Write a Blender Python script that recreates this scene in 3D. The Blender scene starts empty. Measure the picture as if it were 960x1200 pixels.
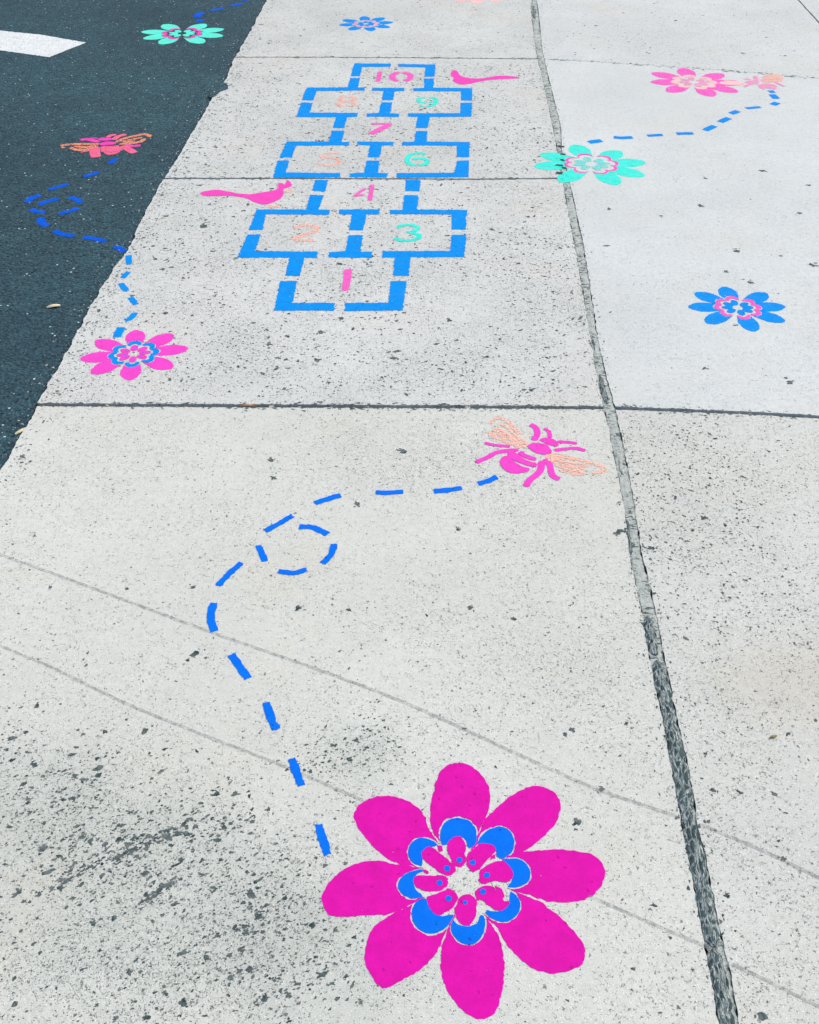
import bpy, math, random
from mathutils import Vector, noise
from mathutils.geometry import tessellate_polygon
random.seed(7)
R = math.radians
scene = bpy.context.scene
COL = scene.collection

# ------------------------------------------------------------------ camera, sky, sun, exposure
H, F, PITCH = 1.6, 1230.0, R(39.7)
cam_d = bpy.data.cameras.new('camera'); cam = bpy.data.objects.new('camera', cam_d); COL.objects.link(cam)
cam.location = (0, 0, H); cam.rotation_euler = (R(90) - PITCH, 0, 0)
cam_d.sensor_fit = 'VERTICAL'; cam_d.sensor_height = 24; cam_d.lens = 24 * F / 1200
cam_d.clip_start = 0.05; cam_d.clip_end = 1000
scene.camera = cam
world = bpy.data.worlds.new('World'); scene.world = world; world.use_nodes = True
wn = world.node_tree.nodes; wl = world.node_tree.links
sky = wn.new('ShaderNodeTexSky'); sky.sky_type = 'NISHITA'; sky.sun_disc = False
sky.sun_elevation = R(48); sky.sun_rotation = R(60); sky.dust_density = 3.0
wl.new(sky.outputs[0], wn['Background'].inputs[0]); wn['Background'].inputs[1].default_value = 0.10
sd = bpy.data.lights.new('sun', 'SUN'); sun = bpy.data.objects.new('sun', sd); COL.objects.link(sun)
sd.energy = 1.4; sd.angle = R(14); sd.color = (1.0, 0.94, 0.83)
sun.rotation_euler = (R(42), 0, R(180 - 60))
scene.view_settings.view_transform = 'Standard'; scene.view_settings.look = 'None'
scene.view_settings.gamma = 1; scene.view_settings.use_curve_mapping = False
scene.view_settings.exposure = 1.10

# ------------------------------------------------------------------ helpers
def W(px, py, z=0.0):
    """point of the ground (height z) seen at a place of the photograph (960 x 1200)"""
    v = (py - 600) / F; h = H - z
    d = h / (math.sin(PITCH) + v * math.cos(PITCH))
    return ((px - 480) / F * d, d * (math.cos(PITCH) - v * math.sin(PITCH)))
ROAD_Z = -0.008

def zoomer(x0, y0, s):
    return lambda pts, z=0.0: [W(x0 + x * s, y0 + y * s, z) for x, y in pts]

def smooth(pts, closed=True, n=6):
    out = []; m = len(pts)
    rng = range(m) if closed else range(m - 1)
    for i in rng:
        if closed: p0, p1, p2, p3 = pts[i-1], pts[i], pts[(i+1) % m], pts[(i+2) % m]
        else: p0, p1, p2, p3 = pts[max(i-1, 0)], pts[i], pts[i+1], pts[min(i+2, m-1)]
        for k in range(n):
            t = k / n
            out.append(tuple(0.5 * (2*p1[a] + (p2[a]-p0[a])*t + (2*p0[a]-5*p1[a]+4*p2[a]-p3[a])*t*t
                                    + (3*p1[a]-p0[a]-3*p2[a]+p3[a])*t**3) for a in (0, 1)))
    if not closed: out.append(tuple(pts[-1]))
    return out

def dense(pts, step, closed=True):
    out = []; m = len(pts)
    for i in range(m if closed else m - 1):
        a, b = pts[i], pts[(i+1) % m]
        L = math.hypot(b[0]-a[0], b[1]-a[1]); k = max(1, int(L / step))
        for j in range(k): out.append((a[0] + (b[0]-a[0])*j/k, a[1] + (b[1]-a[1])*j/k))
    if not closed: out.append(tuple(pts[-1]))
    return out

def ragged(pts, amp, freq=140.0, seed=0.0):
    out = []
    for x, y in pts:
        v1 = noise.noise_vector(Vector((x*freq, y*freq, seed))); v2 = noise.noise_vector(Vector((x*freq*3.1, y*freq*3.1, seed+9)))
        out.append((x + amp*(v1.x*1.3 + v2.x*.8), y + amp*(v1.y*1.3 + v2.y*.8)))
    return out

def stroke(pts, w, taper=0.75, sm=True):
    """outline of a brush stroke along a centre line"""
    c = smooth(pts, False, 5) if sm and len(pts) > 2 else dense(pts, 0.02, False)
    n = len(c); L = []; Rr = []
    for i, p in enumerate(c):
        a = c[max(i-1, 0)]; b = c[min(i+1, n-1)]
        dx, dy = b[0]-a[0], b[1]-a[1]; q = math.hypot(dx, dy) or 1
        t = i / (n-1); ww = w/2 * (1 if 0 < i < n-1 else taper)
        L.append((p[0]-dy/q*ww, p[1]+dx/q*ww)); Rr.append((p[0]+dy/q*ww, p[1]-dx/q*ww))
    return L + Rr[::-1]

def tag(o, label=None, cat=None, group=None, kind=None):
    if label: o['label'] = label
    if cat: o['category'] = cat
    if group: o['group'] = group
    if kind: o['kind'] = kind
    return o

def root(name, c, label, cat, group=None, z=0.0):
    o = bpy.data.objects.new(name, None); o.empty_display_size = .05; COL.objects.link(o)
    o.location = (c[0], c[1], z); return tag(o, label, cat, group)

def mesh_obj(name, verts, faces, mat, parent=None, off=(0, 0, 0)):
    me = bpy.data.meshes.new(name)
    me.from_pydata([(v[0]-off[0], v[1]-off[1], v[2]-off[2]) for v in verts], [], faces)
    me.materials.append(mat); me.update()
    o = bpy.data.objects.new(name, me); COL.objects.link(o)
    if parent: o.parent = parent
    return o

def slab_geo(polys, z, t):
    """closed outlines -> top faces plus the thin side wall, as one vertex/face list"""
    V = []; Fc = []
    for P in polys:
        area = sum(P[i-1][0]*P[i][1] - P[i][0]*P[i-1][1] for i in range(len(P)))
        if area < 0: P = P[::-1]
        b = len(V); n = len(P)
        V += [(x, y, z) for x, y in P]
        for tri in tessellate_polygon([[Vector((x, y, 0)) for x, y in P]]):
            a, c, d = tri
            cr = (P[c][0]-P[a][0])*(P[d][1]-P[a][1]) - (P[c][1]-P[a][1])*(P[d][0]-P[a][0])
            Fc.append((b+a, b+c, b+d) if cr > 0 else (b+a, b+d, b+c))
        V += [(x, y, z-t) for x, y in P]
        for i in range(n):
            j = (i+1) % n
            Fc.append((b+j, b+i, b+n+i, b+n+j))
    return V, Fc

SEED = [0.0]
def paint(name, polys, mat, parent, level=1, base=0.0, rag=0.0012, sm=False, label=None, step=0.004):
    """one painted shape: a thin coat of paint lying on the ground"""
    SEED[0] += 1.7
    z = base + 0.0005 + 0.00030*level + (SEED[0] % 5) * 0.00002
    V = []; Fc = []
    for k, P in enumerate(polys):
        if sm: P = smooth(P)
        v_, f_ = slab_geo([ragged(dense(P, step), rag, 140, SEED[0])], z + k*0.00006, 0.0003)
        b = len(V); V += v_; Fc += [tuple(b+q for q in f) for f in f_]
    off = parent.location if parent and parent.parent is None else (parent.parent.location if parent else (0, 0, 0))
    o = mesh_obj(name, V, Fc, mat, parent, off)
    if label: o['label'] = label
    return o

# ------------------------------------------------------------------ node materials
class NM:
    def __init__(s, name, rough=.9, spec=.25):
        s.m = bpy.data.materials.new(name); s.m.use_nodes = True
        s.t = s.m.node_tree; s.n = s.t.nodes; s.l = s.t.links
        s.b = s.n['Principled BSDF']; s.b.inputs['Roughness'].default_value = rough
        s.b.inputs['Specular IOR Level'].default_value = spec
        g = s.n.new('ShaderNodeNewGeometry'); s.pos = g.outputs['Position']
    def put(s, sock, v):
        if isinstance(v, bpy.types.NodeSocket): s.l.new(v, sock)
        elif isinstance(v, (int, float)): sock.default_value = v
        else: sock.default_value = tuple(v) if len(sock.default_value) == len(v) else tuple(v) + (1,)
    def math(s, op, a, b=None, c=None, clamp=False):
        n = s.n.new('ShaderNodeMath'); n.operation = op; n.use_clamp = clamp
        for i, v in enumerate((a, b, c)):
            if v is not None: s.put(n.inputs[i], v)
        return n.outputs[0]
    def vmath(s, op, a, b=None, scale=None):
        n = s.n.new('ShaderNodeVectorMath'); n.operation = op
        s.put(n.inputs[0], a)
        if b is not None: s.put(n.inputs[1], b)
        if scale is not None: s.put(n.inputs['Scale'], scale)
        return n.outputs['Value'] if op in ('LENGTH', 'DISTANCE', 'DOT_PRODUCT') else n.outputs[0]
    def noise(s, scale, detail=3, rough=.55, vec=None, dist=0, col=False):
        n = s.n.new('ShaderNodeTexNoise'); s.l.new(vec or s.pos, n.inputs['Vector'])
        n.inputs['Scale'].default_value = scale; n.inputs['Detail'].default_value = detail
        n.inputs['Roughness'].default_value = rough; n.inputs['Distortion'].default_value = dist
        return n.outputs['Color' if col else 'Fac']
    def voro(s, scale, vec=None, feature='F1', rnd=1):
        n = s.n.new('ShaderNodeTexVoronoi'); n.feature = feature; s.l.new(vec or s.pos, n.inputs['Vector'])
        n.inputs['Scale'].default_value = scale; n.inputs['Randomness'].default_value = rnd
        return n.outputs['Distance'], n.outputs.get('Color')
    def ramp(s, v, lo, hi, a=0., b=1.):
        n = s.n.new('ShaderNodeMapRange'); n.interpolation_type = 'SMOOTHSTEP'
        s.put(n.inputs[0], v); n.inputs[1].default_value = lo; n.inputs[2].default_value = hi
        n.inputs[3].default_value = a; n.inputs[4].default_value = b
        return n.outputs[0]
    def mix(s, f, a, b, mode='MIX'):
        n = s.n.new('ShaderNodeMix'); n.data_type = 'RGBA'; n.blend_type = mode
        s.put(n.inputs[0], f); s.put(n.inputs[6], a); s.put(n.inputs[7], b)
        return n.outputs[2]
    def sep(s, c):
        n = s.n.new('ShaderNodeSeparateColor'); s.l.new(c, n.inputs[0]); return n.outputs
    def bump(s, h, strength, dist):
        n = s.n.new('ShaderNodeBump'); n.inputs['Strength'].default_value = strength
        n.inputs['Distance'].default_value = dist; s.put(n.inputs['Height'], h)
        s.l.new(n.outputs[0], s.b.inputs['Normal'])
    def color(s, c): s.put(s.b.inputs['Base Color'], c)

def concrete(name, tint, pits=1.0, fine=1.0, stain=(), rough=()):
    m = NM(name, .92, .15)
    # positions warped a little so that pits are irregular
    wn1 = m.noise(230, 4, .65, col=True)
    warp = m.vmath('ADD', m.pos, m.vmath('SCALE', m.vmath('SUBTRACT', wn1, (.5, .5, .5)), scale=.016))
    big = m.noise(1.3, 4, .6); med = m.noise(9, 5, .65); sml = m.noise(60, 6, .75); grain = m.noise(420, 3, .7)
    warm = m.noise(2.3, 5, .65, vec=m.vmath('ADD', m.pos, (7, 3, 0)))
    a = m.mix(m.ramp(big, .3, .7), [c*.93 for c in tint], [c*1.05 for c in tint])
    a = m.mix(m.ramp(warm, .48, .72, 0, .8), a, (tint[0]*1.01, tint[1]*.965, tint[2]*.92))
    a = m.mix(m.ramp(med, .42, .75, 0, .35), a, (tint[0]*.86, tint[1]*.86, tint[2]*.85))
    a = m.mix(m.ramp(sml, .42, .72, 0, .55), a, [c*.76 for c in tint])
    a = m.mix(m.ramp(grain, .48, .70, 0, .50*min(1, .4+fine*.5)), a, [c*.58 for c in tint])
    a = m.mix(m.ramp(grain, .28, .46, .45, 0), a, [min(1, c*1.35) for c in tint])
    # broomed finish running across the slab
    st = m.vmath('MULTIPLY', m.pos, (3, 60, 1)); broom = m.noise(4, 3, .6, vec=st)
    a = m.mix(m.ramp(broom, .4, .75, 0, .14), a, [c*.78 for c in tint])
    dark = (.018, .038, .042)
    dens = m.ramp(m.noise(3.0, 5, .75), .34, .66, .2, 1.0)
    for (cx, cy, rx, ry, amt) in rough:
        v = m.vmath('MULTIPLY', m.vmath('SUBTRACT', m.pos, (cx, cy, 0)), (1/rx, 1/ry, 1))
        q = m.math('ADD', m.vmath('LENGTH', v), m.math('MULTIPLY', m.math('SUBTRACT', m.noise(7, 5, .7), .5), 1.6))
        dens = m.math('ADD', dens, m.ramp(q, .1, 1.2, amt, 0))
    # fine specks
    d1, c1 = m.voro(250, warp); r1 = m.sep(c1)
    s1 = m.math('MULTIPLY', m.math('LESS_THAN', r1[0], m.math('MULTIPLY', dens, .30*fine)), m.ramp(d1, .16, .42, 1, 0))
    a = m.mix(m.math('MULTIPLY', s1, m.ramp(r1[1], 0, 1, .3, .95)), a, dark)
    # pits
    d2, c2 = m.voro(120, warp); r2 = m.sep(c2)
    s2 = m.math('MULTIPLY', m.math('LESS_THAN', r2[0], m.math('MULTIPLY', dens, .15*pits)), m.ramp(d2, .16, .34, 1, 0))
    a = m.mix(m.math('MULTIPLY', s2, m.ramp(r2[1], 0, 1, .35, 1)), a, dark)
    # pale grains of sand
    d3, c3 = m.voro(330); r3 = m.sep(c3)
    s3 = m.math('MULTIPLY', m.math('LESS_THAN', r3[2], .045), m.ramp(d3, .2, .4, .6, 0))
    a = m.mix(s3, a, (.72, .76, .76))
    for (cx, cy, rx, ry, colr, amt) in stain:
        v = m.vmath('MULTIPLY', m.vmath('SUBTRACT', m.pos, (cx, cy, 0)), (1/rx, 1/ry, 1))
        f = m.ramp(m.math('ADD', m.vmath('LENGTH', v), m.math('MULTIPLY', m.math('SUBTRACT', m.noise(5, 5, .7), .5), 1.4)), .2, 1.15, amt, 0)
        a = m.mix(f, a, colr, 'MULTIPLY')
    m.color(a)
    h = m.math('SUBTRACT', m.math('ADD', m.math('MULTIPLY', sml, .6), m.math('MULTIPLY', grain, .45)), m.math('ADD', m.math('MULTIPLY', s1, .6), s2))
    m.bump(h, .8, .0022)
    return m.m

def asphalt():
    m = NM('asphalt', .85, .2)
    d, c = m.voro(85); r = m.sep(c); d2, c2 = m.voro(190); r2 = m.sep(c2)
    big = m.noise(.9, 4, .6); med = m.noise(10, 5, .75); fine = m.noise(160, 4, .75)
    a = m.mix(m.ramp(r[0], 0, 1), (.009, .030, .042), (.038, .100, .118))
    a = m.mix(m.ramp(fine, .38, .66, 0, .75), a, (.044, .104, .122))
    a = m.mix(m.ramp(r2[1], .35, 1, 0, .7), a, (.008, .020, .028))
    a = m.mix(m.ramp(big, .35, .65, 0, .45), a, (.012, .027, .040))
    a = m.mix(m.ramp(med, .48, .72, 0, .40), a, (.040, .092, .110))
    sp = m.math('MULTIPLY', m.math('GREATER_THAN', r2[2], .90), m.ramp(d2, .3, .55, 1, 0))
    a = m.mix(m.math('MULTIPLY', sp, m.ramp(r2[0], 0, 1, .15, 1)), a, (.50, .60, .61))
    d4, c4 = m.voro(75, m.vmath('ADD', m.pos, (3.1, 1.7, 0))); r4 = m.sep(c4)
    a = m.mix(m.math('MULTIPLY', m.math('LESS_THAN', r4[1], .045), m.ramp(d4, .18, .30, .9, 0)), a, (.50, .58, .58))
    vo = m.math('MULTIPLY', m.math('LESS_THAN', r[1], .22), m.ramp(d, .25, .5, .85, 0))
    a = m.mix(vo, a, (.003, .008, .012))
    m.color(a)
    m.bump(m.math('ADD', m.math('MULTIPLY', m.math('SUBTRACT', 1.0, d), .8), m.math('MULTIPLY', r[0], .9)), 1.0, .005)
    return m.m

def paint_mat(name, col, wear=0.0, freq=120, pit=.5, rub=.22):
    rubamt = rub
    m = NM(name, .85, .08)
    n1 = m.noise(30, 4, .65); n2 = m.noise(420, 3, .6); n3 = m.noise(freq, 4, .7)
    a = m.mix(m.ramp(n1, .3, .7), [c*.90 for c in col], [min(1, c*1.05) for c in col])
    a = m.mix(m.ramp(n2, .5, .8, 0, .35), a, [c*.7 for c in col])
    wn1 = m.noise(260, 3, .6, col=True)
    warp = m.vmath('ADD', m.pos, m.vmath('SCALE', m.vmath('SUBTRACT', wn1, (.5, .5, .5)), scale=.011))
    d2, c2 = m.voro(95, warp); r2 = m.sep(c2)
    s2 = m.math('MULTIPLY', m.math('LESS_THAN', r2[0], .12), m.ramp(d2, .16, .28, 1, 0))
    a = m.mix(m.math('MULTIPLY', s2, pit), a, [c*.35 for c in col])
    rub = m.noise(14, 6, .78)
    a = m.mix(m.ramp(rub, .55, .80, 0, rubamt), a, (.40, .42, .42))
    a = m.mix(m.ramp(m.noise(150, 4, .75), .52, .72, 0, .40), a, [c*.62 for c in col])
    m.color(a)
    # tiny missing spots, more of them where the paint is worn
    keep = m.math('GREATER_THAN', n3, .25 + .28*wear)
    if wear > 0: m.put(m.b.inputs['Alpha'], keep)
    m.bump(m.math('SUBTRACT', m.math('ADD', m.math('MULTIPLY', n2, .6), m.math('MULTIPLY', n1, .4)), s2), .5, .0013)
    return m.m

def plain(name, c1, c2, scale=200, rough=.9, alpha=None):
    m = NM(name, rough, .2); n = m.noise(scale, 4, .7)
    m.color(m.mix(m.ramp(n, .3, .7), c1, c2)); m.bump(n, .5, .001)
    if alpha is not None:
        m.put(m.b.inputs['Alpha'], m.math('MULTIPLY', m.ramp(m.noise(70, 5, .75), .30, .68), alpha))
    return m.m

def rubber():
    m = NM('old_sealant', .75, .2)
    uv = m.n.new('ShaderNodeUVMap').outputs[0]
    sx = m.n.new('ShaderNodeSeparateXYZ'); m.l.new(uv, sx.inputs[0])
    cb = m.n.new('ShaderNodeCombineXYZ')
    # u runs across (about 28 mm), v along in metres; sheared so the tread lies aslant
    vv = m.math('ADD', sx.outputs[1], m.math('MULTIPLY', sx.outputs[0], .018))
    m.l.new(m.math('MULTIPLY', sx.outputs[0], .028), cb.inputs[0]); m.l.new(m.math('MULTIPLY', vv, .42), cb.inputs[1])
    wn = m.noise(110, 3, .6, vec=cb.outputs[0], col=True)
    wv = m.vmath('ADD', cb.outputs[0], m.vmath('SCALE', m.vmath('SUBTRACT', wn, (.5, .5, .5)), scale=.011))
    de, _ = m.voro(112, wv, 'DISTANCE_TO_EDGE'); d1, c1 = m.voro(112, wv); r1 = m.sep(c1)
    brk = m.noise(45, 4, .7, vec=uv); n2 = m.noise(300, 3, .7)
    a = m.mix(m.ramp(n2, .3, .75), (.008, .020, .024), (.042, .074, .078))
    a = m.mix(m.ramp(r1[0], .2, 1, 0, .55), a, (.060, .100, .104))
    line = m.math('MULTIPLY', m.ramp(de, .04, .20, 1, 0), m.ramp(brk, .49, .56, 0, 1))
    a = m.mix(m.math('MULTIPLY', line, .9), a, (.50, .55, .53))
    fl = m.math('MULTIPLY', m.math('GREATER_THAN', r1[1], .80), m.ramp(d1, .15, .45, 1, 0))
    a = m.mix(m.math('MULTIPLY', fl, .8), a, (.36, .41, .40))
    dk = m.math('MULTIPLY', m.ramp(de, .02, .1, 1, 0), m.ramp(brk, .44, .34, 0, 1))
    a = m.mix(dk, a, (.006, .014, .018))
    m.color(a); m.bump(m.math('ADD', m.math('MULTIPLY', de, 1.0), m.math('MULTIPLY', n2, .4)), 1.0, .004)
    return m.m

def mortar():
    m = NM('joint_mortar', .9, .15)
    uv = m.n.new('ShaderNodeUVMap').outputs[0]
    sx = m.n.new('ShaderNodeSeparateXYZ'); m.l.new(uv, sx.inputs[0]); u = sx.outputs[0]
    n = m.noise(25, 5, .7); n2 = m.noise(300, 4, .75); n3 = m.noise(60, 4, .75, dist=1.5)
    a = m.mix(m.ramp(n, .3, .7), (.330, .362, .338), (.480, .505, .470))
    a = m.mix(m.ramp(n2, .46, .72, 0, .6), a, (.15, .18, .17))
    rib = m.noise(1.0, 3, .6, vec=m.vmath('MULTIPLY', uv, (1.6, 110, 1)), dist=.6); where = m.noise(7, 3, .7)
    a = m.mix(m.math('MULTIPLY', m.ramp(rib, .52, .58, 0, .9), m.ramp(where, .42, .52)), a, (.05, .075, .072))
    a = m.mix(m.ramp(n3, .57, .64, 0, .85), a, (.05, .075, .075))
    # grime gathered along both lips of the joint
    e = m.math('ABSOLUTE', m.math('SUBTRACT', u, .5))
    e = m.math('ADD', e, m.math('MULTIPLY', m.math('SUBTRACT', m.noise(40, 4, .75), .5), .35))
    a = m.mix(m.ramp(e, .36, .52, 0, .85), a, (.055, .078, .074))
    m.color(a); m.bump(m.math('ADD', n2, n), .8, .004)
    return m.m

def wst(px, py, rx, ry, c, a): x, y = W(px, py); return (x, y, rx, ry, c, a)
def wro(px, py, rx, ry, a): x, y = W(px, py); return (x, y, rx, ry, a)
M = {
 'near': concrete('concrete_near_slab', (.508, .522, .480), .75, 1.2, [
     wst(160, 1050, .42, .24, (.80, .83, .83), .55), wst(60, 940, .30, .20, (.82, .85, .85), .45),
     wst(420, 880, .12, .10, (.84, .87, .87), .5), wst(380, 1150, .25, .2, (.84, .86, .86), .5)],
     [wro(150, 1010, .42, .22, .9), wro(60, 920, .24, .14, .8), wro(330, 1090, .25, .18, .9), wro(415, 880, .10, .07, 1.0), wro(120, 1150, .34, .14, 1.2),
      wro(560, 540, .5, .25, 1.0), wro(640, 760, .35, .35, .6)]),
 'mid': concrete('concrete_middle_slab', (.510, .525, .502), 3.6, 2.7),
 'far': concrete('concrete_far_slab', (.492, .508, .484), 3.2, 2.7),
 'right_near': concrete('concrete_right_near_slab', (.500, .514, .478), 2.2, 1.9, [
     wst(930, 790, .25, .16, (.95, .90, .84), .7), wst(870, 620, .3, .25, (.94, .95, .95), .5)], [wro(780, 560, .25, .4, .35)]),
 'right_mid': concrete('concrete_smooth_slab', (.498, .526, .512), .16, .8),
 'right_far': concrete('concrete_right_far_slab', (.494, .516, .500), 1.4, 1.4),
 'asphalt': asphalt(), 'rubber': rubber(), 'mortar': mortar(),
 'soil': plain('joint_dirt', (.020, .030, .028), (.060, .075, .065), 150),
 'pit': plain('pit_dirt', (.014, .030, .033), (.125, .150, .145), 60),
 'scuff': plain('scuff', (.19, .21, .21), (.26, .28, .28), 200, .9, .50),
 'blue': paint_mat('blue_paint', (.0, .128, .64), .15, pit=.8, rub=.03),
 'blue_far': paint_mat('sky_blue_paint', (.0, .215, .62), .42, pit=.8, rub=.10),
 'blue_road': paint_mat('blue_paint_on_road', (.0, .085, .56), .60, 220),
 'pink': paint_mat('magenta_paint', (.54, .005, .290), .10, pit=.45, rub=0),
 'pink2': paint_mat('pink_paint', (.66, .052, .42), .30),
 'pink3': paint_mat('light_pink_paint', (.72, .100, .42), .60, 150),
 'pink_bird': paint_mat('bird_pink_paint', (.66, .055, .36), .35),
 'pink_faint': paint_mat('faint_pink_paint', (.78, .30, .48), .8, 200),
 'rose': paint_mat('rose_paint', (.68, .115, .22), .55, 200),
 'rose2': paint_mat('pink_paint_on_road', (.66, .055, .36), .5, 200),
 'peach': paint_mat('peach_paint', (.80, .43, .34), .82, 150),
 'peach_solid': paint_mat('pale_peach_paint', (.78, .44, .42), .5, 150),
 'peach_road': paint_mat('orange_peach_paint', (.72, .26, .16), .75, 220),
 'teal': paint_mat('turquoise_paint', (.040, .66, .54), .60, 150),
 'teal_thin': paint_mat('thin_turquoise_paint', (.12, .66, .60), .85, 150),
 'teal_road': paint_mat('turquoise_paint_on_road', (.09, .62, .48), .2),
 'white': paint_mat('white_road_paint', (.58, .61, .60), .52, 130),
}
# ------------------------------------------------------------------ the ground: soil, road, slabs
def interp_x(poly, y):      # x on a mostly lengthwise line at depth y
    P = sorted(poly, key=lambda p: p[1])
    if y <= P[0][1]: a, b = P[0], P[min(4, len(P)-1)]
    elif y >= P[-1][1]: a, b = P[-min(4, len(P))], P[-1]
    else:
        for i in range(len(P)-1):
            if P[i][1] <= y <= P[i+1][1]: a, b = P[i], P[i+1]; break
    return a[0] + (b[0]-a[0]) * (y-a[1]) / (b[1]-a[1])
def interp_y(poly, x):      # y on a crosswise joint at x
    P = sorted(poly)
    if x <= P[0][0]: return P[0][1]
    if x >= P[-1][0]: a, b = P[-2], P[-1]
    else:
        for i in range(len(P)-1):
            if P[i][0] <= x <= P[i+1][0]: a, b = P[i], P[i+1]; break
    return a[1] + (b[1]-a[1]) * (x-a[0]) / (b[0]-a[0])

RE = [W(*p) for p in [(0,553),(22,514),(42,480),(51,460),(65,435),(85,401),(105,361),(119,338),(133,316),(153,287),(170,248),(193,208),(213,177),(235,140),(250,112),(263,97),(275,68),(290,43),(313,0)]]
ED = [(0,624,629),(10,622,631),(60,628,636),(102,638,646),(150,648,658),(172,652,658),(222,661,670),(292,674,685),(349,684,694),(391,691,700),(434,698,709),(477,707,721),(492,711,724),(527,718,732),(597,732,745),(650,738,753),(720,752,770),(771,761,779),(797,766,785),(833,775,792),(867,781,800),(900,787,808),(933,793,813),(967,799,818),(1000,805,826),(1033,812,833),(1067,818,840),(1100,824,847),(1133,831,855),(1167,837,861),(1200,842,867)]
EL = [W(l, y) for y, l, r in ED]; ER = [W(r, y) for y, l, r in ED]
RR = [(2.25 - .045*(6.56-y), y) for y in (-2, 2, 6, 12)]
FR = [(x+1.9, y) for x, y in RR]; FR2 = [(x+2.4, y) for x, y in FR]
J1 = [W(*p) for p in [(46,474),(200,475),(400,476),(600,477),(712,478)]]
J2 = [W(*p) for p in [(188,209),(300,209),(450,209.5),(560,210),(655,209)]]
J3 = [W(*p) for p in [(272,67),(400,67),(520,68),(632,69)]]
K1 = [W(*p) for p in [(722,478),(800,481),(900,485),(965,489)]]
K3 = [W(*p) for p in [(640,69),(700,72.5),(760,76.5),(840,82),(960,92)]]
flat = lambda y: [(-9, y), (9, y)]

def build_slab(name, lo, hi, left, right, mat, glo=.005, ghi=.005):
    """a concrete slab between two crosswise joints and two lengthwise lines"""
    def corner(J, E, dg):
        x = interp_x(E, J[0][1])
        for _ in range(6): y = interp_y(J, x) + dg; x = interp_x(E, y)
        return x, y
    xl0, yl0 = corner(lo, left, glo); xr0, yr0 = corner(lo, right, glo)
    xl1, yl1 = corner(hi, left, -ghi); xr1, yr1 = corner(hi, right, -ghi)
    P = []
    n = 60
    for i in range(n): x = xl0 + (xr0-xl0)*i/n; P.append((x, interp_y(lo, x)+glo))
    for i in range(n): y = yr0 + (yr1-yr0)*i/n; P.append((interp_x(right, y), y))
    for i in range(n): x = xr1 + (xl1-xr1)*i/n; P.append((x, interp_y(hi, x)-ghi))
    for i in range(n): y = yl1 + (yl0-yl1)*i/n; P.append((interp_x(left, y), y))
    P = ragged(dense(P, .007), .0022, 60, random.random()*50)
    V, Fc = slab_geo([P], 0.0, .09)
    o = mesh_obj(name, V, Fc, mat); tag(o, kind='structure')
    return o
off = lambda E, d: [(x+d, y) for x, y in E]
B0 = flat(.60); T4 = flat(7.02); T5 = flat(8.57); T6 = flat(10.1); BB = flat(-1.2)
rows_l = [(BB, B0, 'near'), (B0, J1, 'near'), (J1, J2, 'mid'), (J2, J3, 'far'), (J3, T4, 'far'), (T4, T5, 'far'), (T5, T6, 'far')]
RE_jag = ragged(dense(RE, .01, False), .0045, 30, 3.3)
gap = lambda J: .0078 if (J is J1 or J is K1) else .0062 if J is J2 else .0012 if J is K3 else .005
for lo, hi, m in rows_l: build_slab('pavement', lo, hi, RE_jag, EL, M[m], gap(lo), gap(hi))
rows_r = [(BB, flat(.60), 'right_near'), (flat(.60), K1, 'right_near'), (K1, K3, 'right_mid'), (K3, T5, 'right_far'), (T5, T6, 'right_far')]
for lo, hi, m in rows_r:
    build_slab('pavement', lo, hi, ER, off(RR, -.005), M[m], gap(lo), gap(hi))
    build_slab('pavement', lo, hi, off(RR, .005), off(FR, -.005), M[m], gap(lo), gap(hi))
    build_slab('pavement', lo, hi, off(FR, .005), FR2, M[m], gap(lo), gap(hi))
S = 400
tag(mesh_obj('ground', [(-S,-S,-.1),(S,-S,-.1),(S,S,-.1),(-S,S,-.1)], [(0,1,2,3)], M['mid']), kind='structure')
tag(mesh_obj('joint_bed', [(-4,-1.4,-.018),(6.6,-1.4,-.018),(6.6,10.2,-.018),(-4,10.2,-.018)], [(0,1,2,3)], M['soil']), kind='structure')
ex = [(interp_x(RE, y) - .006, y) for y in [-1.4 + .012*i for i in range(1000) if -1.4+.012*i < 10.2]]
ex = ragged(ex, .0045, 40, 8.1)
road_poly = ex + [(ex[-1][0], 60), (-60, 60), (-60, -60), (ex[0][0], -60)]
V, Fc = slab_geo([road_poly], ROAD_Z, .07)
tag(mesh_obj('road', V, Fc, M['asphalt']), kind='structure')
# lump of asphalt that spilled over the edge of the slab
lump = ragged(dense(smooth([W(*p) for p in [(246,112),(252,101),(260,97),(266,99),(266,104),(258,108),(250,114)]]), .006), .006, 60, 4)
V, Fc = slab_geo([lump], .003, .02)
mesh = mesh_obj('asphalt_lump', V, Fc, M['asphalt']); tag(mesh, 'dark lump of asphalt spilled over the pavement edge', 'asphalt patch')

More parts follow.
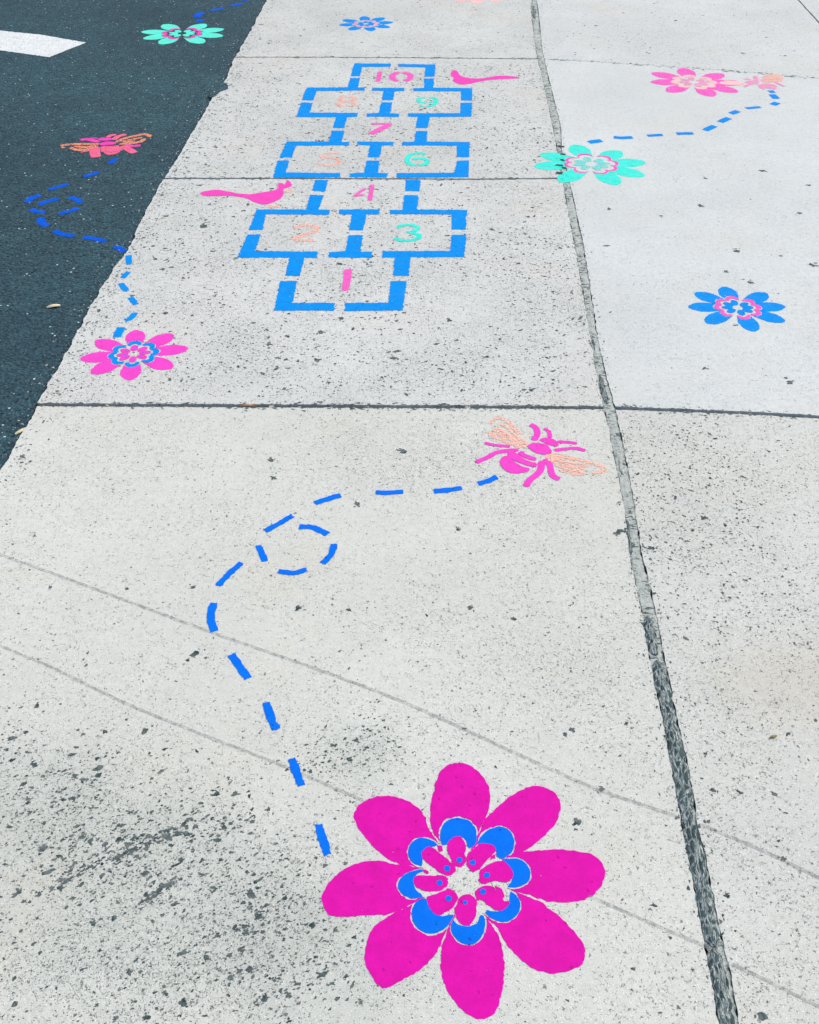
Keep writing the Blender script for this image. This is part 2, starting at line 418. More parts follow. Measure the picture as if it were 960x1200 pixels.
# ------------------------------------------------------------------ the long joint: mortar and old rubber sealant
def strip(name, y0, y1, f0, f1, z, mat, step=6, jit=.0, crown=0.0, wob=None):
    V = []; Fc = []; UV = []
    ys = []; y = y0
    while y < y1: ys.append(y); y += step
    ys.append(y1); nx = 6; acc = 0; prev = None
    for k, py in enumerate(ys):
        Yw = W(480, py)[1]; xl, xr = interp_x(EL, Yw), interp_x(ER, Yw)
        a, b = f0, f1
        if wob:
            a += wob(k, 0); b += wob(k, 1)
            q = min(1, (k+.4)/4, (len(ys)-.6-k)/4)**.6; mid = .5*(a+b) + .12*noise.noise(Vector((k*.7, 3, 3)))
            a = mid + (a-mid)*q; b = mid + (b-mid)*q
        if prev is not None: acc += abs(prev-Yw)
        prev = Yw
        for i in range(nx+1):
            t = i/nx; x = xl + (xr-xl)*(a+(b-a)*t)
            x += jit*noise.noise(Vector((x*90, Yw*90, i))) if i in (0, nx) else 0
            V.append((x, Yw, z + crown*math.sin(math.pi*t) + .0012*noise.noise(Vector((x*120, Yw*60, 2)))*(crown != 0)))
            UV.append((t, acc))
    for k in range(len(ys)-1):
        for i in range(nx):
            a = k*(nx+1)+i; Fc.append((a, a+nx+1, a+nx+2, a+1))
    o = mesh_obj(name, V, Fc, mat)
    # make the faces look up
    if o.data.polygons[0].normal.z < 0: o.data.flip_normals()
    uvl = o.data.uv_layers.new(name='UVMap')
    for lp in o.data.loops: uvl.data[lp.index].uv = UV[lp.vertex_index]
    return o
tag(strip('joint_mortar', -160, 1500, .0, .975, -.001, M['mortar'], 5, .006, .0008), kind='structure')
wb = lambda k, s: .10*noise.noise(Vector((k*.35, s*7.3, 1.1))) + .05*noise.noise(Vector((k*1.1, s*3.3, 5)))
seal = root('joint_sealant', W(820, 1000), 'blackened rubber sealant with pale tread flecks in the long lengthwise pavement joint', 'joint sealant')
def seal_part(*a, **k):
    o = strip('sealant_strip', *a, **k); o.parent = seal; o.location = -Vector(seal.location)
seal_part(774, 1110, .02, .93, .0005, M['rubber'], step=4, jit=.003, crown=.0022, wob=wb)
seal_part(1112, 1500, .02, .80, .0005, M['rubber'], step=4, jit=.003, crown=.0022, wob=wb)
seal_part(722, 768, .02, .72, .0003, M['rubber'], step=3, jit=.003, crown=.002, wob=wb)
seal_part(440, 474, .10, .62, .0000, M['rubber'], step=3, jit=.003, crown=.0015, wob=wb)
seal_part(398, 410, .10, .55, .0000, M['rubber'], step=3, jit=.003, crown=.0015, wob=wb)
seal_part(8, 22, .1, .7, .0000, M['rubber'], step=2, jit=.003, crown=.0015, wob=wb)
seal_part(610, 650, .00, .28, .0000, M['rubber'], step=3, jit=.004, crown=.001, wob=wb)
seal_part(536, 556, .20, .80, .0000, M['mortar'], step=3, jit=.004, crown=.002, wob=wb)

for (px, py, l, w) in [(664,171,.030,.012),(666,180,.022,.010),(662,193,.030,.008),(662,202,.026,.014),(668,196,.018,.008),(666,187,.012,.010)]:
    x, y = W(px-7, py+1); P = ragged(dense([(x-l/2, y-w*.5), (x+l/2, y-w), (x+l/2, y+w*.6), (x-l/3, y+w)], .004), .0035, 90, px)
    V, Fc = slab_geo([P], .0022, .0004); mesh_obj('sealant_fragment', V, Fc, M['soil'], seal, seal.location)
# ------------------------------------------------------------------ dark pits and pockmarks in the slabs
pv = []; pf = []
def pit(x, y, r, el=None, ang=None):
    n = 8 if r < .0022 else 14; b = len(pv)
    el = el or random.uniform(1, 2.3); ang = random.uniform(0, math.pi) if ang is None else ang + random.gauss(0, .35)
    ca, sa = math.cos(ang), math.sin(ang); sd_ = random.uniform(0, 90)
    z = .0002 + (len(pf)//8 % 199)*1e-6
    for i in range(n):
        t = 2*math.pi*i/n
        q = r*(.80 + .75*noise.noise(Vector((math.cos(t)*1.3, math.sin(t)*1.3, sd_))) + random.uniform(-.18, .18))
        q = max(q, r*.2)
        u, v = q*math.cos(t)*math.sqrt(el), q*math.sin(t)/math.sqrt(el)
        pv.append((x+u*ca-v*sa, y+u*sa+v*ca, z))
    pv.append((x, y, z))
    for i in range(n): pf.append((b+i, b+(i+1) % n, b+n))
def side(x, y):
    if x < interp_x(RE, y)+.012: return 'road'
    if interp_x(EL, y)-.002 < x < interp_x(ER, y)+.002: return 'joint'
    return 'L' if x < interp_x(EL, y) else 'R'
def scatter(n, x0, x1, y0, y1, med, sig, want, thr=.0, fr=3.0):
    k = 0
    while k < n:
        x = random.uniform(x0, x1); y = random.uniform(y0, y1); k += 1
        if side(x, y) != want: continue
        if noise.fractal(Vector((x*fr, y*fr, 1.7)), 1.0, 2.0, 4) * .5 + .5 < random.uniform(0, .95) + thr: continue
        pit(x, y, min(.011, med*math.exp(random.gauss(0, sig))))
scatter(10500, -1.2, .6, 2.42, 3.9, .0023, .50, 'L')
scatter(7500, -1.2, .75, 3.98, 5.4, .0028, .42, 'L')
scatter(3000, -1.2, .8, 5.5, 6.9, .0025, .42, 'L')
scatter(2600, -1.1, .6, .62, 2.35, .0012, .5, 'L', .05)
scatter(2600, .4, 1.3, .62, 2.35, .0016, .42, 'R')
scatter(900, .5, .85, 1.5, 2.35, .0026, .35, 'R')
scatter(120, .5, 2.2, 2.5, 5.3, .0022, .4, 'R', .1)
scatter(900, .7, 2.6, 5.5, 6.9, .0035, .4, 'R', .1)
def cluster(px, py, rx, ry, n, med, sig=.55, el=None, rot=0, ang=None):
    for _ in range(int(n*1.15)):
        u, v = random.gauss(0, 1)*rx*1.1, random.gauss(0, 1)*ry
        qx = px + u*math.cos(rot) - v*math.sin(rot); qy = py + u*math.sin(rot) + v*math.cos(rot)
        x, y = W(qx, qy)
        if side(x, y) in ('L', 'R'): pit(x, y, min(.0085, .78*med*math.exp(random.gauss(0, sig))), el, ang)
a_ = .42
for c in [(60,930,60,35,320,.0021),(150,985,75,30,420,.0024),(90,1010,70,40,260,.0016),(170,1060,110,40,520,.0015),(290,1075,45,35,330,.0021),
          (350,1135,50,35,300,.0017),(110,1160,80,35,220,.0013),(12,870,20,25,90,.0019),(30,835,35,22,50,.0015),(400,880,34,14,190,.0020),(430,868,30,30,90,.0015),
          (265,965,18,8,40,.0028),(230,1010,60,30,160,.0018),(180,1185,60,14,60,.0022),(300,1045,60,60,260,.0013),(240,1150,90,40,260,.0012)]:
    cluster(*c, rot=-.35, ang=a_)
for (x0, y0, x1, y1, n, s) in [(55,1042,125,1005,70,.0022),(130,1010,222,965,110,.0026),(158,1064,206,1032,60,.0026),(140,990,200,975,60,.0026),(60,900,120,920,50,.0024),(455,862,520,905,30,.0010)]:
    for _ in range(n):
        t = random.random(); x, y = W(x0+(x1-x0)*t+random.gauss(0, 3.5), y0+(y1-y0)*t+random.gauss(0, 3.0)); pit(x, y, min(.006, .75*s*math.exp(random.gauss(0, .5))), 2, a_)
for (px, py, r) in [(293,1047,.0085),(197,982,.008),(172,993,.007),(262,969,.007),(376,1142,.008),(310,1171,.007),(288,1092,.007),(190,1038,.007),(72,1040,.006),(40,896,.006),(84,936,.006),(110,1082,.006),(50,910,.004),
        (537,621,.007),(551,712,.008),(602,725,.006),(670,855,.006),(677,964,.009),(705,925,.006),(545,854,.004),(734,848,.005),(228,767,.011),(170,857,.008),(321,560,.009),(318,539,.009),(419,590,.009),(350,713,.009),(409,715,.007),(472,529,.010),(123,857,.006),(101,780,.004),(149,690,.005),(241,771,.004),(226,688,.006),
        (893,200,.014),(821,241,.012),(714,245,.012),(863,294,.013),(953,311,.015),(851,318,.010),(880,331,.011),(925,448,.012),(936,250,.011),(711,288,.009),(826,432,.008),(948,217,.010),(775,253,.007),(827,209,.008),(862,381,.006),(915,300,.006),
        (400,373,.010),(377,389,.012),(372,422,.012),(369,474,.009),(465,412,.010),(461,420,.010),(240,265,.016),(560,540,.007),(725,510,.006),(918,1006,.006),(766,1061,.005),(912,985,.004),(907,930,.006),(924,860,.005),(885,810,.003),(867,928,.005),(836,926,.006),(893,1192,.009),(852,1050,.006),(827,883,.004),(728,622,.010),(722,625,.009),(762,642,.008),(826,607,.009)]:
    x, y = W(px, py); el = random.uniform(1.2, 1.9); pit(x, y, r, el, random.uniform(-.6, .6))
    for _ in range(3): pit(x+random.gauss(0, r*.8), y+random.gauss(0, r*.8), r*random.uniform(.2, .5))
# crumbs and chips along the joints
for J, n, s in ((J1, 380, .0028), (J2, 200, .0030), (J3, 160, .0034), (K1, 120, .0022), (K3, 160, .0040)):
    xs = [p[0] for p in J]
    for _ in range(n):
        x = random.uniform(min(xs), max(xs)); y = interp_y(J, x) + random.choice((-1, 1))*(.006+abs(random.gauss(0, .006)))
        if side(x, y) in 'LR': pit(x, y, s*math.exp(random.gauss(0, .4)), 2, 0)
for _ in range(900):
    y = random.uniform(.62, 6.6); s_ = random.random() < .5
    x = (interp_x(EL, y) - abs(random.gauss(0, .006))) if s_ else (interp_x(ER, y) + abs(random.gauss(0, .012)))
    pit(x, y, .0018*math.exp(random.gauss(0, .4)), 2, 1.3)
for _ in range(900):
    y = random.uniform(1.9, 6.8); x = interp_x(RE_jag, y) + abs(random.gauss(0, .03)) + .008
    pit(x, y, .0025*math.exp(random.gauss(0, .45)))
o = mesh_obj('surface_pits', pv, pf, M['pit']); tag(o, 'small dark pits and pockmarks scattered over the pale concrete', 'pits', kind='stuff')

gv = []; gf = []
def stone(x, y, z, q):
    b = len(gv); n = 6; a0 = random.random()*3
    for k, (h, w) in enumerate(((0, .9), (.45, 1.0), (.8, .6))):
        for i in range(n):
            t = a0 + 2*math.pi*i/n; w_ = w*q*random.uniform(.75, 1.1)
            gv.append((x+w_*math.cos(t), y+.8*w_*math.sin(t), z + h*q))
    gv.append((x, y, z+.9*q))
    for k in (0, 1):
        for i in range(n): j = (i+1) % n; gf.append((b+k*n+i, b+k*n+j, b+(k+1)*n+j, b+(k+1)*n+i))
    for i in range(n): gf.append((b+2*n+i, b+2*n+(i+1) % n, b+3*n))
for _ in range(650):
    y = random.uniform(1.9, 6.8); d = abs(random.gauss(0, .035)); stone(interp_x(RE, y)-.006-d, y, ROAD_Z, .0016*math.exp(random.gauss(0, .45)))
for J, n in ((J1, 260), (K1, 90), (J2, 150), (J3, 110)):
    xs = [p[0] for p in J]
    for _ in range(n):
        x = random.uniform(min(xs), max(xs)); stone(x, interp_y(J, x)+random.gauss(0, .003), -.009, .0026*math.exp(random.gauss(0, .4)))
for _ in range(160):
    x = random.uniform(-1.1, 1.3); y = random.uniform(.8, 3.6)
    if side(x, y) in 'LR': stone(x, y, 0, .0010*math.exp(random.gauss(0, .35)))
o = mesh_obj('grit', gv, gf, plain('grit_stone', (.13, .15, .14), (.46, .45, .38), 90)); tag(o, 'loose grit lying in the joints and along the asphalt edge', 'grit', kind='stuff')

# ------------------------------------------------------------------ faint lines scuffed across the near slabs
def scuff(px_lines, w, label):
    r = root('scuff_line', W(*px_lines[0][0]), label, 'scuff mark', 'faint grey lines scuffed across the near slabs')
    for l in px_lines:
        P = stroke([W(*p) for p in l], w, 1)
        V, Fc = slab_geo([P], .0006, .0001); mesh_obj('scuff_segment', V, Fc, M['scuff'], r, r.location)
scuff([[(-20,643),(0,650),(100,686),(250,742),(365,782),(480,826),(620,890),(700,925),(797,958)], [(820,966),(900,1000),(990,1044)]], .0078, 'longer faint grey line crossing the slab just below the bend of the blue dashes')
scuff([[(-20,748),(0,757),(60,782),(165,832),(320,893),(425,938)], [(690,1050),(770,1085),(834,1112)], [(858,1130),(900,1150),(990,1195)]], .0066, 'fainter grey line running towards the big magenta flower and on beyond it')

# ------------------------------------------------------------------ road marking
rm = root('road_marking', W(40, 50), 'white painted road line ending on the dark asphalt', 'road marking', z=ROAD_Z)
paint('painted_line', [[W(*p, ROAD_Z) for p in [(-160,22),(0,36),(50,41),(101,50),(58,67),(0,59),(-160,42)]]], M['white'], rm, base=ROAD_Z, rag=.003, step=.012)

# ------------------------------------------------------------------ big magenta flower, traced petal by petal
z1 = zoomer(360, 870, .39583); z2 = zoomer(440, 930, .22917)
c2px = lambda pts: z2(pts)
petals = [
 [(300,222),(368,255),(364,215),(368,175),(378,128),(392,90),(415,68),(445,60),(480,68),(510,90),(535,130),(542,165),(540,195),(528,222)],
 [(528,224),(560,196),(590,168),(640,138),(680,128),(720,140),(745,165),(750,200),(735,240),(700,280),(668,306),(645,321)],
 [(648,322),(720,318),(790,320),(850,335),(878,365),(880,400),(862,438),(820,465),(760,474),(710,470),(674,458)],
 [(690,472),(740,510),(790,560),(818,600),(822,640),(800,668),(750,682),(700,680),(650,658),(610,620),(580,580),(560,545),(548,538)],
 [(548,542),(570,580),(583,640),(582,700),(572,760),(548,810),(510,818),(470,800),(430,760),(405,710),(396,660),(398,610),(412,565)],
 [(408,568),(385,620),(340,670),(290,700),(240,725),(215,722),(185,685),(172,640),(176,590),(195,550),(240,515)],
 [(238,512),(190,512),(110,516),(70,512),(45,480),(45,450),(70,410),(110,375),(160,355),(210,350),(250,358),(285,364)],
 [(276,361),(230,340),(180,290),(150,250),(138,215),(155,185),(190,165),(240,158),(290,170),(330,195),(350,220),(358,250)]]
petals[0] = petals[0][1:]
arcs = [
 [(345,265),(332,230),(335,185),(360,145),(400,127),(440,127),(485,145),(512,180),(520,225),(510,262),(482,282)],
 [(516,260),(545,215),(580,185),(630,170),(675,182),(702,215),(710,255),(700,295),(670,325),(640,335)],
 [(645,335),(700,332),(745,340),(780,370),(792,405),(785,445),(755,470),(710,480),(675,475)],
 [(690,500),(715,515),(738,550),(740,590),(715,630),(675,655),(630,652),(590,635),(562,610)],
 [(556,625),(562,670),(550,720),(520,760),(475,772),(430,758),(398,720),(388,680),(395,645)],
 [(395,618),(395,635),(365,680),(320,710),(270,715),(220,690),(192,650),(188,600),(205,560),(235,538),(262,538)],
 [(243,530),(185,535),(140,515),(118,480),(122,445),(150,415),(200,395),(241,388)],
 [(238,372),(195,355),(170,320),(172,275),(200,240),(240,227),(290,240),(318,262)]]
inners = [
 [(470,270),(462,240),(440,222),(410,222),(385,238),(365,262)],
 [(620,320),(615,290),(590,262),(550,255)],
 [(695,455),(705,420),(695,385),(670,355)],
 [(570,595),(620,605),(665,585),(685,550)],
 [(420,670),(470,680),(515,665),(540,620)],
 [(272,580),(300,615),(345,628)],
 [(240,400),(210,415),(198,450),(205,490),(235,515)],
 [(305,270),(262,282),(240,300),(243,330)]]
small = [
 [(372,275),(385,245),(415,226),(445,237),(462,275),(456,315),(463,345),(440,370),(405,365),(388,330),(375,300)],
 [(478,310),(510,280),(545,262),(590,268),(606,300),(570,340),(548,362),(530,385),(500,398),(480,380),(468,350)],
 [(540,390),(600,358),(650,348),(676,365),(695,400),(692,436),(660,450),(600,446),(560,460),(530,445),(538,420)],
 [(530,485),(570,474),(600,482),(630,512),(650,545),(680,548),(662,578),(625,592),(580,572),(555,548),(520,530),(512,503)],
 [(440,528),(480,522),(508,540),(513,575),(510,620),(488,658),(465,668),(432,652),(415,620),(415,575)],
 [(270,530),(320,515),(370,492),(400,500),(420,528),(408,558),(385,588),(340,612),(322,620),(290,590),(274,560)],
 [(206,432),(250,420),(300,425),(345,422),(368,440),(362,473),(330,493),(285,499),(235,488),(208,462)],
 [(248,300),(285,278),(330,310),(370,340),(410,385),(390,410),(360,418),(310,385),(262,350),(247,330)]]
dots = [(430,341),(498,353),(570,418),(551,503),(459,558),(375,537),(328,457),(367,384)]
fc = z2([(452,448)])[0]
fl = root('painted_flower', fc, 'biggest flower in the foreground, deep magenta petals round blue crescents', 'painted flower', 'flowers painted on the ground')
def scale_about(P, c, s): return [(c[0]+(x-c[0])*s, c[1]+(y-c[1])*s) for x, y in P]
order = range(8)
for i in order:
    a = c2px(arcs[i]); cx = sum(p[0] for p in a)/len(a); cy = sum(p[1] for p in a)/len(a)
    notch = smooth(scale_about(a, (cx, cy), 1.09), False, 4)
    P = smooth(z1(petals[i]), False, 6)
    paint('petal', [P + notch[::-1]], M['pink'], fl, 0, rag=.0016)
    paint('crescent', [smooth(a, False, 4) + smooth(c2px(inners[i]), False, 4)], M['blue'], fl, 1, rag=.0007)
    ip = paint('inner_petal', [scale_about(smooth(c2px(small[i]), True, 5), c2px([dots[i]])[0], 1.07)], M['pink'], fl, 1, rag=.0014)
    x, y = c2px([dots[i]])[0]; rr = .0052 if i not in (4,) else .004
    dt = paint('dot', [[(x+rr*math.cos(t*math.pi/8), y+rr*math.sin(t*math.pi/8)) for t in range(16)]], M['blue'], ip, 2, rag=.0005, step=.002)
# flecks of magenta between the inner petals, one mesh
fk = [[(240,385),(262,388),(276,402),(268,412),(248,405)],[(315,262),(340,268),(345,295),(325,300)],[(592,318),(612,310),(612,330),(585,342)],[(610,470),(650,490),(662,530),(640,540),(625,505)],[(515,520),(545,515),(550,535),(520,548)],[(402,585),(420,600),(425,620),(408,612)]]
for p in fk: paint('paint_fleck', [c2px(p)], M['pink'], fl, 1, rag=.001)

# ------------------------------------------------------------------ the smaller stencilled flowers
def flower(c, tips, mp, mr, mi, md, label, base=0.0, rag=.002, ringw=1.0, inner=True, faint=None):
    C = W(*c, base); T = [W(*t, base) for t in tips]
    r = root('painted_flower', C, label, 'painted flower', 'flowers painted on the ground', base)
    Ls = [math.hypot(t[0]-C[0], t[1]-C[1]) for t in T]; Lm = sum(Ls)/len(Ls)
    for t, L in zip(T, Ls):
        an = math.atan2(t[1]-C[1], t[0]-C[0]); ca, sa = math.cos(an), math.sin(an)
        def loc(pts, s): return [(C[0]+(u*ca-v*sa)*s, C[1]+(u*sa+v*ca)*s) for u, v in pts]
        out = [(.385,.150),(.46,.163),(.6,.192),(.74,.196),(.87,.150),(.96,.080),(1.0,.0)]
        k = Lm/L
        prof = [(u if u > .5 else u*k, v*k) for u, v in out]
        prof = prof + [(u, -v) for u, v in prof[::-1][1:]]
        prof = smooth(prof, False, 4)
        arc = [(.36*k+.150*k*math.cos(q), .150*k*math.sin(q)) for q in [R(-80+16*i) for i in range(11)]]
        paint('petal', [loc(prof + arc, L)], mp, r, 0, base, rag, step=.006)
        # crescent
        if mr:
            o_ = [(.355+.140*math.cos(q), .140*math.sin(q)) for q in [R(-105+21*i) for i in range(11)]]
            bx = .355-.045; br = .115/(ringw**.42)
            i_ = [(bx+br*math.cos(q), br*math.sin(q)) for q in [R(84-21*i) for i in range(9)]]
            paint('crescent', [loc(o_+i_, Lm)], mr, r, 1, base, rag*.4, step=.006)
        if mi:
            i_ = [(.215+.118*math.cos(q), .076*math.sin(q)) for q in [R(30*i) for i in range(12)]]
            ip = paint('inner_petal', [loc(i_, Lm)], mi, r, 1.6, base, rag*.5, step=.006)
            if md:
                q_ = [(.18+.018*math.cos(R(45*i)), .018*math.sin(R(45*i))) for i in range(8)]
                paint('dot', [loc(q_, Lm)], md, ip, 2.6, base, rag*.3, step=.006)
    return r
def tz(x0, y0, s, pts): return [(x0+x*s, y0+y*s) for x, y in pts]
flower(tz(60,360,.2083,[(466,262)])[0], tz(60,360,.2083,[(478,128),(685,150),(772,232),(680,345),(440,412),(225,375),(162,292),(250,188)]),
       M['pink2'], M['blue_far'], M['pink2'], M['blue'], 'pink flower with blue crescents on the slab corner next to the asphalt', ringw=3)
flower(tz(780,310,.1875,[(452,270)])[0], tz(780,310,.1875,[(362,138),(632,178),(748,262),(745,358),(555,420),(256,368),(142,265),(183,176)]),
       M['blue_far'], M['pink3'], M['blue_far'], None, 'bright blue flower with pink crescents alone on the smooth right slab', ringw=2.4)
flower(tz(620,60,.3542,[(207,373)])[0], tz(620,60,.3542,[(150,309),(302,330),(387,368),(382,414),(292,443),(104,434),(17,382),(37,340)]),
       M['teal'], M['pink3'], M['teal_thin'], None, 'turquoise flower painted across the long pavement joint', ringw=.8)
flower(tz(620,60,.3542,[(546,102)])[0], tz(620,60,.3542,[(508,56),(642,75),(712,106),(692,136),(607,151),(460,136),(403,103),(406,71)]),
       M['pink3'], M['peach_solid'], M['pink_faint'], None, 'light pink flower with peach crescents at upper right, touching the faint bee', ringw=4)
flower((213.5,39.2), [(192.5,28.5),(240.5,28),(262.5,34),(261.5,42.5),(237.5,51),(188.5,52),(168,45.5),(166,37)],
       M['teal_road'], M['rose2'], M['teal_road'], None, 'turquoise flower with pink crescents on the dark asphalt', ROAD_Z, ringw=2.0)
flower((429,28), [(427,19),(450,20.5),(461,26),(457,32.5),(436,36.5),(410,35.5),(397.5,29.5),(402,23)],
       M['blue_far'], M['pink_faint'], M['blue_far'], None, 'small blue flower on the farthest slab beyond the hopscotch', ringw=1.5)
flower((565,-7), [(560,-16),(582,-14),(597,-9),(592,-2),(584,1.8),(557,4),(535,1.5),(533,-11)],
       M['peach_solid'], M['peach'], M['peach'], None, 'pale peach flower cut off by the top edge of the photo')

# ------------------------------------------------------------------ dashed bee trails
def trail(dashes, label, w, mat, base_fn=lambda i: 0.0, mats=None):
    b0 = base_fn(0); r = root('dashed_trail', W(*dashes[0][0], b0), label, 'dashed trail', 'blue dashed bee trails', b0)
    for i, d in enumerate(dashes):
        b = base_fn(i); ww = w[i] if isinstance(w, (list, tuple)) else w
        P = stroke([W(*p, b) for p in d], ww, .9)
        z = b - b0
        # keep the dash at the height of what it is painted on
        paint('dash', [P], mats(i) if mats else mat, r, 1, b, .0017)
D1 = [tz(200,540,.41667,d) for d in [[(865,65),(890,58),(918,46)],[(740,86),(780,83),(818,76)],[(576,89),(615,90),(655,87)],[(406,120),(440,108),(478,97)],[(266,198),(300,180),(343,154)],
      [(361,186),(400,188),(443,208)],[(459,234),(452,262),(427,289)],[(383,306),(345,316),(303,310)],[(266,283),(247,238)],[(200,287),(165,318),(133,352)],[(123,400),(113,440),(124,480)]]]
D1 += [[(271,767),(280,780),(291,795)],[(312,823),(317,838),(324,855)],[(342,889),(353,921)],[(373,966),(384,1002)]]
trail(D1, 'blue dashes looping from the near bee down to the big magenta flower', [.018,.018,.017,.018,.016,.017,.016,.015,.016,.015,.018,.017,.016,.0155,.0145], M['blue'])
D2 = [tz(20,180,.15625,d) for d in [[(695,75),(720,55),(748,38)],[(498,172),(560,158),(612,138)],[(240,272),(310,250),(382,228)],[(80,368),(105,335),(178,312)],[(162,385),(240,355),(312,342)],[(388,330),(440,340),(483,368)],
      [(318,452),(400,430),(465,408)],[(105,418),(150,435),(210,443)],[(180,482),(185,518),(228,543)],[(280,580),(340,605),(425,618)],[(500,628),(580,638),(660,660)],[(730,695),(770,712),(803,738)]]]
nr = len(D2)
D2 += [tz(0,140,.2833,d) for d in [[(533,562),(534,600)],[(532,630),(508,656)],[(500,678),(524,710)],[(540,736),(564,766)],[(560,800),(542,822),(518,832)],[(502,860),(484,900)]]]
trail(D2, 'blue dashes curling over the asphalt and across the slab edge to the pink flower', [.024]*3+[.028]+[.026]*4+[.03]+[.026]*3+[.021,.020,.021,.021,.020,.027], M['blue'],
      lambda i: ROAD_Z if i < nr else 0.0, lambda i: M['blue_road'] if i < nr else M['blue_far'])
D3 = [tz(620,60,.3542,d) for d in [[(198,302),(240,296)],[(280,285),(310,287),(342,285)],[(392,280),(442,277)],[(488,273),(543,272)],[(582,262),(614,247)],[(632,235),(662,221)],[(668,207),(692,198)],[(718,189),(766,185)],[(806,178),(822,170)],[(804,143),(820,158)],[(798,130),(808,138)]]]
trail(D3, 'blue dashes from the turquoise flower up to the faint bee at upper right', [.036,.030,.027,.030,.034,.034,.034,.026,.036,.034,.03], M['blue_far'])
D4 = [tz(160,0,.1458,d) for d in [[(500,176),(522,156)],[(485,138),(500,115),(545,104)],[(590,84),(645,76),(700,69)],[(752,48),(800,40),(850,27)],[(862,6),(900,-8),(960,-18)]]]
trail(D4, 'blue dashes leading off the top edge from the turquoise flower on asphalt', [.045,.045,.036,.036,.036], M['blue_road'], lambda i: ROAD_Z)

# ------------------------------------------------------------------ hopscotch
hop = root('hopscotch_court', W(420, 230), 'blue hopscotch outline with numbers one to ten in pink, peach and turquoise', 'hopscotch')
hz = [
 (220,190,.375,[
  [(290,372),(343,372),(327,440),(460,440),(458,465),(270,464)],
  [(635,372),(685,372),(672,464),(490,466),(492,440),(627,440)],
  [(188,226),(228,226),(211,278),(407,280),(405,299),(366,299),(350,357),(305,355),(318,299),(155,299)],
  [(503,228),(548,228),(541,280),(578,281),(575,300),(440,298),(443,281),(493,279)],
  [(610,278),(820,278),(824,228),(872,227),(864,297),(697,298),(690,356),(642,355),(647,299),(608,298)],
  [(215,148),(370,148),(383,102),(425,104),(410,148),(445,150),(442,165),(245,163),(234,213),(190,213),(210,165)],
  [(475,148),(600,148),(598,164),(560,164),(548,214),(505,213),(512,164),(473,163)],
  [(632,150),(672,149),(677,103),(722,104),(718,148),(873,150),(869,211),(824,211),(826,164),(632,163)]]),
 (320,150,.25,[
  [(198,244),(257,244),(247,298),(184,295)],[(622,244),(691,244),(687,297),(620,296)],
  [(22,152),(78,154),(60,209),(316,212),(314,232),(0,234)],
  [(440,153),(500,154),(492,211),(538,213),(535,233),(362,231),(357,213),(427,210)],
  [(580,212),(850,210),(864,154),(919,152),(918,231),(580,234)],
  [(65,64),(262,63),(277,12),(336,14),(322,65),(360,66),(358,82),(110,84),(88,139),(30,138),(55,85)],
  [(398,64),(565,66),(563,82),(512,83),(500,138),(443,138),(455,82),(398,80)],
  [(606,66),(662,65),(668,15),(724,14),(720,64),(922,66),(920,137),(862,137),(862,84),(606,82)]]),
 (260,60,.375,[
  [(248,160),(284,162),(275,192),(425,193),(424,205),(393,207),(382,240),(347,240),(357,207),(233,206)],
  [(498,160),(533,160),(526,194),(555,196),(554,206),(452,205),(453,195),(490,193)],
  [(582,194),(745,194),(747,162),(783,161),(780,205),(650,206),(643,241),(606,240),(612,206),(582,205)],
  [(268,114),(393,113),(402,84),(432,84),(426,113),(447,114),(446,123),(297,125),(286,154),(250,154),(260,124)],
  [(470,115),(571,115),(570,125),(541,126),(535,153),(500,154),(506,125),(470,124)],
  [(598,116),(632,115),(632,86),(664,86),(662,114),(783,116),(782,155),(747,154),(748,126),(598,125)],
  [(415,38),(528,39),(528,49),(438,50),(432,78),(403,79),(410,50)],
  [(552,40),(668,42),(665,80),(633,80),(637,51),(552,49)]])]
for gi, (x0, y0, s, polys) in enumerate(hz):
    f = zoomer(x0, y0, s)
    for P in polys: paint('outline_bar', [f(P)], M['blue_far' if gi else 'blue_far'], hop, 1, 0, .0036, step=.006)
za, zb, zc = zoomer(220,190,.375), zoomer(320,150,.25), zoomer(380,60,.25)
def S_(f, pts, w, **k): return stroke(f(pts), w, .8, **k)
def digit(f, quad, lines, w=.024):
    w *= .80
    bl, br, tr, tl = f(quad); out = []
    for L in lines:
        P = [tuple((bl[k]*(1-u)+br[k]*u)*(1-v) + (tl[k]*(1-u)+tr[k]*u)*v for k in (0, 1)) for u, v in L]
        out.append(stroke(P, w, .8))
    return out
